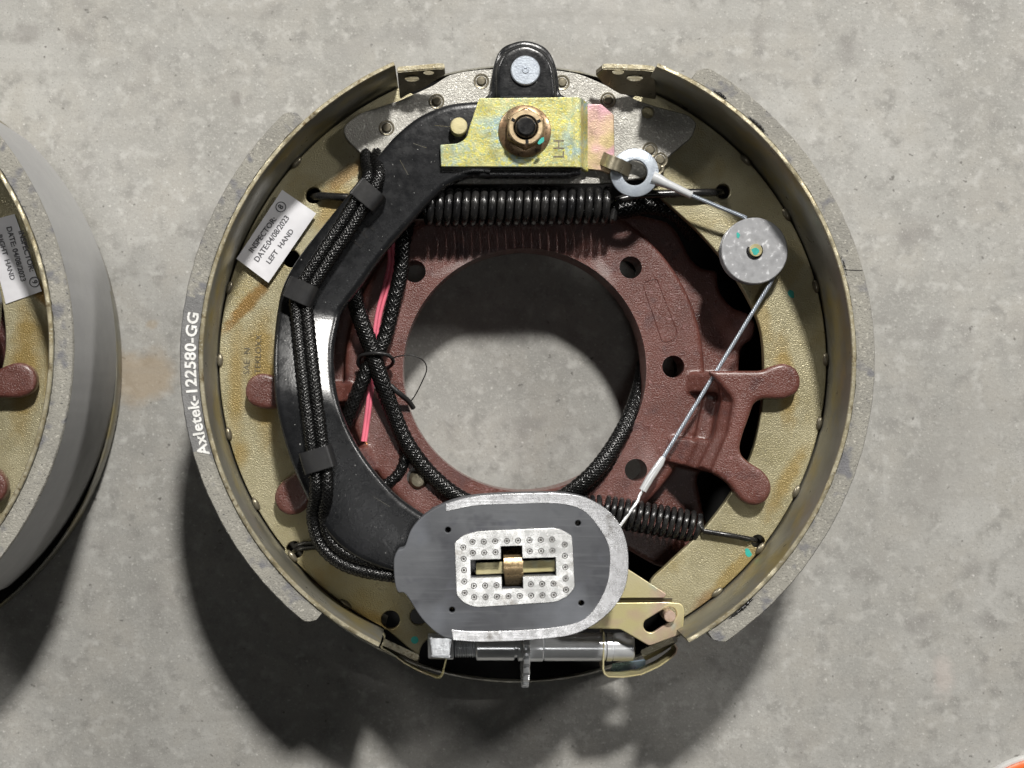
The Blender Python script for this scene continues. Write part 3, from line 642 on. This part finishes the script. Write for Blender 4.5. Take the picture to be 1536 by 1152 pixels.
# ---- adjuster lever (pressed zinc) and pin
LZ = 70
lp = rnd([(860, 905), (931, 904), (1000, 903, 4), (1022, 905, 6), (1027, 914, 5), (1025, 941, 4), (1020, 952, 4), (974, 969, 4), (931, 944, 4), (880, 943)], 3)
slot = [(1004 + 11 * math.cos(a), 921 + 11 * math.sin(a)) for a in [R(-110 + 15 * i) for i in range(10)]] + [(976 + 11 * math.cos(a), 938 + 11 * math.sin(a)) for a in [R(55 + 17 * i) for i in range(11)]]
lev = plate('adjuster_lever', lp, LZ, 2.2, M['lever_zinc'], brake, holes=[slot], bev=.4)
up_ = rnd([(860, 858), (900, 845), (941, 853), (1000, 891, 6), (996, 897), (860, 898)], 3); plate('raised_flange', up_, LZ + 3, 2.0, M['lever_zinc'], lev, bev=.4)
a, b = P(862, 902, LZ + .5), P(1008, 901, LZ - .5); band('pressed_fold', [a, b], Vector((0, 1.3, 1.3)), .8, M['dark_zinc'], lev)
q = P(1004, 924, LZ + 1.5); lathe('lever_pin', [(0, 2), (2.4, 2), (2.75, 1.6), (2.8, -12)], q, M['pink_metal'], lev, 24)

# ---- star wheel adjuster
AXZ = 55; yb = P(787, 970, AXZ).y
X = lambda px: P(px, 970, AXZ).x
def seg(name, x0, x1, r, mat, parent, prof=None):
    a, b = X(x0), X(x1); pr = prof or [(0, a), (r - .5, a), (r, a + .5), (r, b - .5), (r - .5, b), (0, b)]
    return lathe(name, pr, (0, yb, AXZ), mat, parent, 40, 'x')
adj = seg('adjuster_screw', 714, 772, 6.6, M['silver'], brake)
seg('adjuster_socket', 815, 908, 6.8, M['silver'], adj)
seg('neck', 771, 815, 0, M['silver'], adj, [(0, X(771)), (5.2, X(771)), (5.2, X(775)), (6.9, X(777)), (6.9, X(783)), (7.1, X(784)), (7.1, X(813)), (6.2, X(816)), (0, X(816))])
pr = [(0, X(680))]
k = X(682)
while k < X(715): pr += [(4.4, k), (5.4, k + .55), (4.4, k + 1.1)]; k += 1.15
seg('thread', 0, 0, 0, M['silver'], adj, pr + [(0, k)])
me = flat(rnd([(640, 950), (676, 950), (680, 992), (642, 990)], 3) and [p.xy for p in PX(rnd([(641, 951), (681, 951), (681, 991), (642, 990)], 3), 62)], [], 48, 61, 2.2, 4)
autosmooth(link('clevis', me, M['silver'], adj), 40)
seg('end_cap', 907, 953, 6.6, M['silver'], adj, [(0, X(909)), (6.9, X(909)), (6.9, X(917)), (6.4, X(917.6)), (6.4, X(918.6)), (6.8, X(919)), (6.8, X(948)), (6.2, X(950)), (0, X(950))])
teeth = []
for i in range(96):
    a = 2 * math.pi * i / 96; r = 19.2 if (i % 4) in (0, 1) else 16.6; teeth.append(Vector((r * math.cos(a), r * math.sin(a))))
me = flat(teeth, [], -1.6, 1.6, .5); me.transform(Matrix.Translation(Vector((X(787), yb, AXZ)) * .001) @ Matrix.Rotation(R(90), 4, 'Y'))
autosmooth(link('star_wheel', me, M['silver'], adj), 30)
# thin retaining straps round the adjuster ends
def strap(pts, z0, z1, mat='lever_zinc', name='retaining_strap'):
    zc = (z0 + z1) / 2; return band(name, [P(x, y, z1) - Vector((0, 0, (z1 - z0) / 2)) for x, y in pts], Vector((0, 0, (z1 - z0) / 2)), .75, M[mat], adj)
strap([(906, 948), (905.5, 975), (905, 1003), (907, 1011), (913, 1015.5), (935, 1016), (962, 1012), (990, 999), (1008, 986), (1014, 980), (1016, 972), (1012, 966)], 48, 62)
strap([(556, 939), (566, 945), (574, 950), (577, 955), (576, 962), (574, 968), (571, 972)], 54, 60)
strap([(571, 971), (590, 982), (607, 995), (630, 1007), (655, 1017), (660, 1017), (664, 1012), (669, 990), (676, 958)], 54, 60)
band('inner_strap', [P(917, 1002, 45), P(968, 995, 45)], Vector((.3, 2.2, 1)), .7, M['blue_zinc'], adj)

# ---- wiring
def S(lst): return [P(x, y, z) for x, y, z in lst]
pathA = S([(580, 190, 57), (562, 214, 58), (557, 238, 66), (560, 264, 77), (548, 292, 79), (520, 338, 79), (493, 378, 79), (466, 420, 79), (452, 445, 79), (454, 480, 80), (459, 530, 86), (464, 575, 90), (470, 625, 92), (475, 665, 92.5), (481, 705, 92.5), (482, 740, 92), (477, 775, 86), (487, 812, 84), (515, 838, 84), (555, 851, 84), (600, 857, 84), (640, 858, 84)])
fA = frames(cr(pathA, 6, False), up=(0, 0, 1))
slA = sleeve('wire_sleeve', [f[0] + f[2] * 2.5 for f in fA], 2.75, 2.9, brake, 9, 13)
slA2 = sleeve('wire_sleeve', [f[0] - f[2] * 2.5 + Vector((0, 0, .25)) for f in fA], 2.75, 2.9, brake, 9, 14)

slB = sleeve('wire_sleeve', S([(968, 545, 12), (958, 590, 30), (938, 640, 44), (905, 692, 51), (870, 728, 52), (830, 752, 48), (760, 765, 47), (700, 752, 47), (650, 716, 47), (612, 668, 48), (590, 620, 50), (572, 570, 54), (556, 520, 54), (538, 470, 54), (528, 430, 54), (515, 395, 52)]), 3.9, 3.5, brake, 12, 19)
sleeve('wire_sleeve', S([(964, 560, 8), (955, 610, 28), (930, 665, 40), (897, 712, 45), (862, 744, 45), (830, 765, 45)]), 3.6, 3.3, brake, 12, 19)
sleeve('wire_sleeve', S([(612, 330, 50), (604, 370, 52), (601, 410, 52), (590, 455, 52), (579, 500, 52), (566, 530, 53), (552, 552, 52), (542, 576, 52), (532, 600, 51), (522, 626, 49), (512, 650, 46)]), 3.5, 3.2, brake, 10, 22)
sleeve('wire_sleeve', S([(600, 650, 44), (606, 672, 44), (606, 693, 44), (597, 712, 44), (580, 726, 44), (556, 738, 44)]), 2.8, 2.8, brake, 10, 20)
sleeve('wire_sleeve', S([(880, 312, 50), (925, 315, 50), (965, 308, 50), (1000, 312, 48), (1022, 326, 44), (1040, 350, 34)]), 4.4, 3.6, brake, 12, 26)
tube('pink_wire', cr(S([(583, 362, 47), (584, 395, 47), (576, 430, 47), (566, 470, 47), (560, 512, 47), (556, 560, 46), (551, 610, 46), (544, 662, 46)]), 6, False), .95, M['pink_wire'], brake)
tube('pink_wire', cr(S([(589, 362, 46), (590, 392, 46), (582, 430, 46), (570, 475, 46), (564, 520, 45), (560, 565, 45), (554, 620, 45), (548, 662, 45)]), 6, False), .9, M['pink_wire'], brake)
tube('bare_end', S([(548, 662, 45), (551, 669, 45)]), .5, M['copper'], brake)
# cable tie
tie = tube('cable_tie', cr(S([(538, 548, 50), (540, 535, 54), (552, 531, 57.5), (568, 530, 59), (583, 533, 57), (590, 543, 53), (580, 552, 46), (556, 556, 46)]), 6), .9, M['black_plastic'], brake, closed=True, up=(0, 0, 1))
tube('tie_tail', cr(S([(586, 538, 56), (600, 534, 60), (618, 533, 62), (634, 540, 60), (640, 554, 57), (632, 575, 54), (622, 594, 50), (615, 603, 48)]), 6, False), .3, M['black_plastic'], tie)
tube('tie_strap', cr(S([(586, 578, 54), (594, 586, 54), (604, 594, 52), (613, 602, 49), (620, 612, 46)]), 6, False), 1.3, M['black_plastic'], tie, seg=8)
# clips over the sleeve
def clip(c, z, ang, wlen, span):
    q = P(c[0], c[1], z); d = Vector((math.cos(ang), math.sin(ang), 0)); s = Vector((-d.y, d.x, 0)); h = span / 2
    pth = [q - s * (h + .6) + Vector((0, 0, -12)), q - s * (h + .6) + Vector((0, 0, -3.5)), q - s * h + Vector((0, 0, -1.2)), q - s * (h - 1.6), q + Vector((0, 0, .25)), q + s * (h - 1.6), q + s * h + Vector((0, 0, -1.2)), q + s * (h + .3) + Vector((0, 0, -6.5))]
    o = band('wire_clip', cr(pth, 4, False), d * wlen / 2, 1.1, M['black_plastic'], brake)
    lip = [q + s * (h - .8) + Vector((0, 0, .2)), q + s * (h + 1.0) + Vector((0, 0, -.6)), q + s * (h + 1.8) + Vector((0, 0, -3.0))]
    return o
clip((550, 291), 83.4, R(50), 9.2, 12.5)
clip((449, 437), 83.4, R(66), 10, 12.5)
clip((475, 690), 97.0, R(107), 10, 13)

# ---- paint marks
for x, y, z, rx, ry, a in [(1187, 441, WZ, 1.4, 2.2, .3), (1122, 829, WZ, 1.3, 2.4, .5), (622, 960, 40, 1.8, 1.8, 0), (1107, 353, 71, .8, 1.4, 0), (1133, 377, 72.7, 1.6, 1.9, .6), (812, 211, 86.7, 1.0, 1.9, -.7)]:
    q = P(x, y, z); pts_ = [(q.x + (rx * math.cos(t) * math.cos(a) - ry * math.sin(t) * math.sin(a)) * (1 + .18 * math.sin(3 * t + x)), q.y + rx * math.cos(t) * math.sin(a) + ry * math.sin(t) * math.cos(a) * (1 + .15 * math.cos(2 * t + y))) for t in [2 * math.pi * i / 18 for i in range(18)]]
    if z == 40: z = 58; q = P(x, y, z); pts_ = [(q.x + rx * math.cos(t), q.y + ry * math.sin(t)) for t in [2 * math.pi * i / 18 for i in range(18)]]
    link('paint_mark', flat([Vector(p) for p in pts_], [], z + .02, z + .1, .03), M['teal'], brake)

# ---- lettering on the left lining (bent along the arc)
cu = bpy.data.curves.new('t', 'FONT'); cu.body = 'Axletek-122580-GG'; cu.size = 7.6; cu.extrude = .05; cu.space_character = 1.04; cu.resolution_u = 3; cu.offset = .2
me = evaluated(cu, []); bm = bmesh.new(); bm.from_mesh(me); bmesh.ops.triangulate(bm, faces=bm.faces); bm.to_mesh(me); bm.free()
xs_ = [v.co.x for v in me.vertices]; x1 = max(xs_)
aS, aE = angs(301, 684, -1), angs(286, 468, -1)
for v in me.vertices:
    a = aS + (aE - aS) * v.co.x / x1; off = 1.5 + v.co.y * .92
    p = ptL(a, off, TOP - 1.1 + v.co.z + .12); v.co = p * .001
lt = link('lining_lettering', me, M['white_ink'], shL)
# a crack across the right lining
a = angs(1295, 402, 1)
tube('lining_crack', [ptR(a + .012, .6, TOP - 1.15), ptR(a + .003, 4, TOP - 1.12), ptR(a - .006, 8.3, TOP - 1.3)], .16, M['black_void'], shR, seg=5)
# black adhesive squeezed out beside the right lining
for lst in ([(1070, 131), (1082, 138), (1096, 146)], [(1122, 167), (1131, 173), (1139, 178), (1146, 185), (1150, 191), (1157, 199)], [(1092, 932), (1104, 924), (1116, 914), (1128, 905), (1138, 897)], [(1262, 372), (1270, 395), (1277, 425)]):
    P_ = []
    for x, y in lst:
        q = P(x, y, TOP - .9); a_ = math.atan2(q.y, q.x); P_.append(ptR(a_, 1.0, TOP - 1.5))
    P_ = resample(cr(P_, 8, False), .35); k = 1.0 if len(lst) != 3 or lst[0][0] < 1100 else .45
    tube('glue_bead', [p + Vector((random.uniform(-.2, .2), random.uniform(-.2, .2), 0)) for p in P_], [k * (.12 + 1.0 * math.sin(math.pi * i / (len(P_) - 1)) * random.uniform(.55, 1)) for i in range(len(P_))], M['black_steel'], shR, seg=8, ry=None)

# ---- stamped marking on the left web
for s_, x, y, sz_ in (('SAE  N', 370, 562, 4.2), ('UE TEKLOXX', 386, 580, 4.0)):
    link('stamped_letters', text_me(s_, sz_, P(x, y, WZ).xy, R(88), WZ + .05, .16, 1.05), M['dark_zinc'], webL)

# ---- inspection stickers
def sticker(cs, z, lines, badge, parent, curl=0, ang=0, fs=3.0):
    A, B, C_, D = [P(x, y, z) for x, y in cs]; V = []; F = []; n = 14
    for j in range(n + 1):
        for i in range(n + 1):
            u, v = i / n, j / n; p = A.lerp(B, u).lerp(D.lerp(C_, u), v)
            p = p.copy(); p.z = z + .3 + curl * max(0, (1 - u) - .75) ** 2 * 30 * v ; V.append(p)
    for j in range(n):
        for i in range(n): k = j * (n + 1) + i; F.append((k, k + n + 1, k + n + 2, k + 1))
    me = evaluated(mesh(V, F), [('SOLIDIFY', dict(thickness=.00015, offset=-1))])
    bm = bmesh.new(); bm.from_mesh(me); bmesh.ops.recalc_face_normals(bm, faces=bm.faces); bm.to_mesh(me); bm.free()
    o = link('inspection_sticker', me, M['sticker'], parent, False)
    for s, (x, y), (x2, y2), k in lines:
        a, b = P(x, y, z), P(x2, y2, z); d = b - a
        me = text_me(s, 1, (0, 0), 0, 0); xs = [v.co.x for v in me.vertices]; w0 = (max(xs) - min(xs)) * 1000
        me = text_me(s, 1, (0, 0), 0, 0, .0, bold=.02)
        me.transform(Matrix.Translation(Vector((a.x, a.y, z + .42)) * .001) @ Matrix.Rotation(math.atan2(d.y, d.x), 4, 'Z') @ Matrix.Diagonal((d.length / w0, d.length / w0 * k, 1, 1)))
        link('printed_line', me, M['ink'], o)
    s, (x, y), an = badge; q = P(x, y, z)
    ms = [text_me(s, 3.6, q.xy, an, z + .42, 0, 1, 'CENTER', .08), flat(circ(q.x, q.y, 2.5, 32), [circ(q.x, q.y, 2.1, 32)], z + .38, z + .46, .02)]
    link('circled_number', bm_join(ms), M['ink'], o)
    return o
stL = sticker([(423.4, 284.8), (474.3, 320.2), (402.7, 424.2), (354.8, 388.1)], WZ + 3.0, [('INSPECTOR:', (376, 378), (412, 328), 1.0), ('DATE:04/08/2023', (384, 392), (431, 326), 1.05), ('LEFT  HAND', (402, 395), (438, 346), .95)], ('8', (421.5, 310.5), R(56)), brake, curl=.0)
stL['label'] = 'white sticker reading LEFT HAND with a circled 8'

# ------------------------------------------------------------------ the second brake: a mirrored copy at the left edge of the picture
SKIP = {'inspection_sticker', 'lining_lettering', 'stamped_letters'}
b2 = brake.copy(); COL.objects.link(b2); b2.location = (-.3222, .025, 0); b2.scale = (-1, 1, 1)
b2['label'] = 'second trailer brake cut off by the left edge of the picture'
def base(n): return n.split('.')[0]
def copy_children(src, dst):
    for ch in list(src.children):
        if base(ch.name) in SKIP: continue
        c = ch.copy(); COL.objects.link(c); c.parent = dst
        if 'label' in c.keys(): del c['label']
        copy_children(ch, c)
copy_children(brake, b2)
# its lining is plain: swap the inked zone
for o in b2.children_recursive:
    if base(o.name) == 'brake_lining' and any(m and m.name == 'lining_inked' for m in o.data.materials):
        o.data = o.data.copy(); o.data.materials[2] = M['lining']
CX0, CY0 = CX, CY
st2 = sticker([(0 - 22, 333), (22, 321), (63, 437), (9, 456)], WZ + .3, [('INSPECTOR:', (31, 346), (48, 406), 1.0), ('DATE: 04/08/2023', (13, 340), (35, 421), 1.0), ('RIGHT  HAND', (-1, 352), (19, 419), .95)], ('9', (52, 423), R(-72)), None)
inv = Matrix.Translation((CX * .001, CY * .001, 0))
st2.parent = b2; st2.matrix_parent_inverse = (Matrix.Translation(b2.location) @ Matrix.Diagonal((-1, 1, 1, 1))).inverted() @ inv
st2['label'] = 'white sticker reading RIGHT HAND with a circled 9'

# ------------------------------------------------------------------ round lid in the lower right corner
lid = bpy.data.objects.new('round_lid', None); COL.objects.link(lid); x, y = fl(1573, 1284); lid.location = (x * .001, y * .001, 0)
lid['label'] = 'white round lid with an orange edge lying in the lower right corner'; lid['category'] = 'lid'
lathe('lid_disc', [(0, 5), (46.5, 5), (47.2, 4.4), (47.2, 0)], (0, 0, .3), M['plastic_white'], lid, 96)
lathe('orange_band', [(47.3, 4.2), (48, 5.4), (50.5, 5.6), (52, 4.8), (52, 0)], (0, 0, .3), M['plastic_orange'], lid, 96)
lathe('outer_rim', [(52.1, 3.8), (53.2, 3.9), (53.8, 3), (53.8, 0)], (0, 0, .3), M['pale_plastic'], lid, 96)
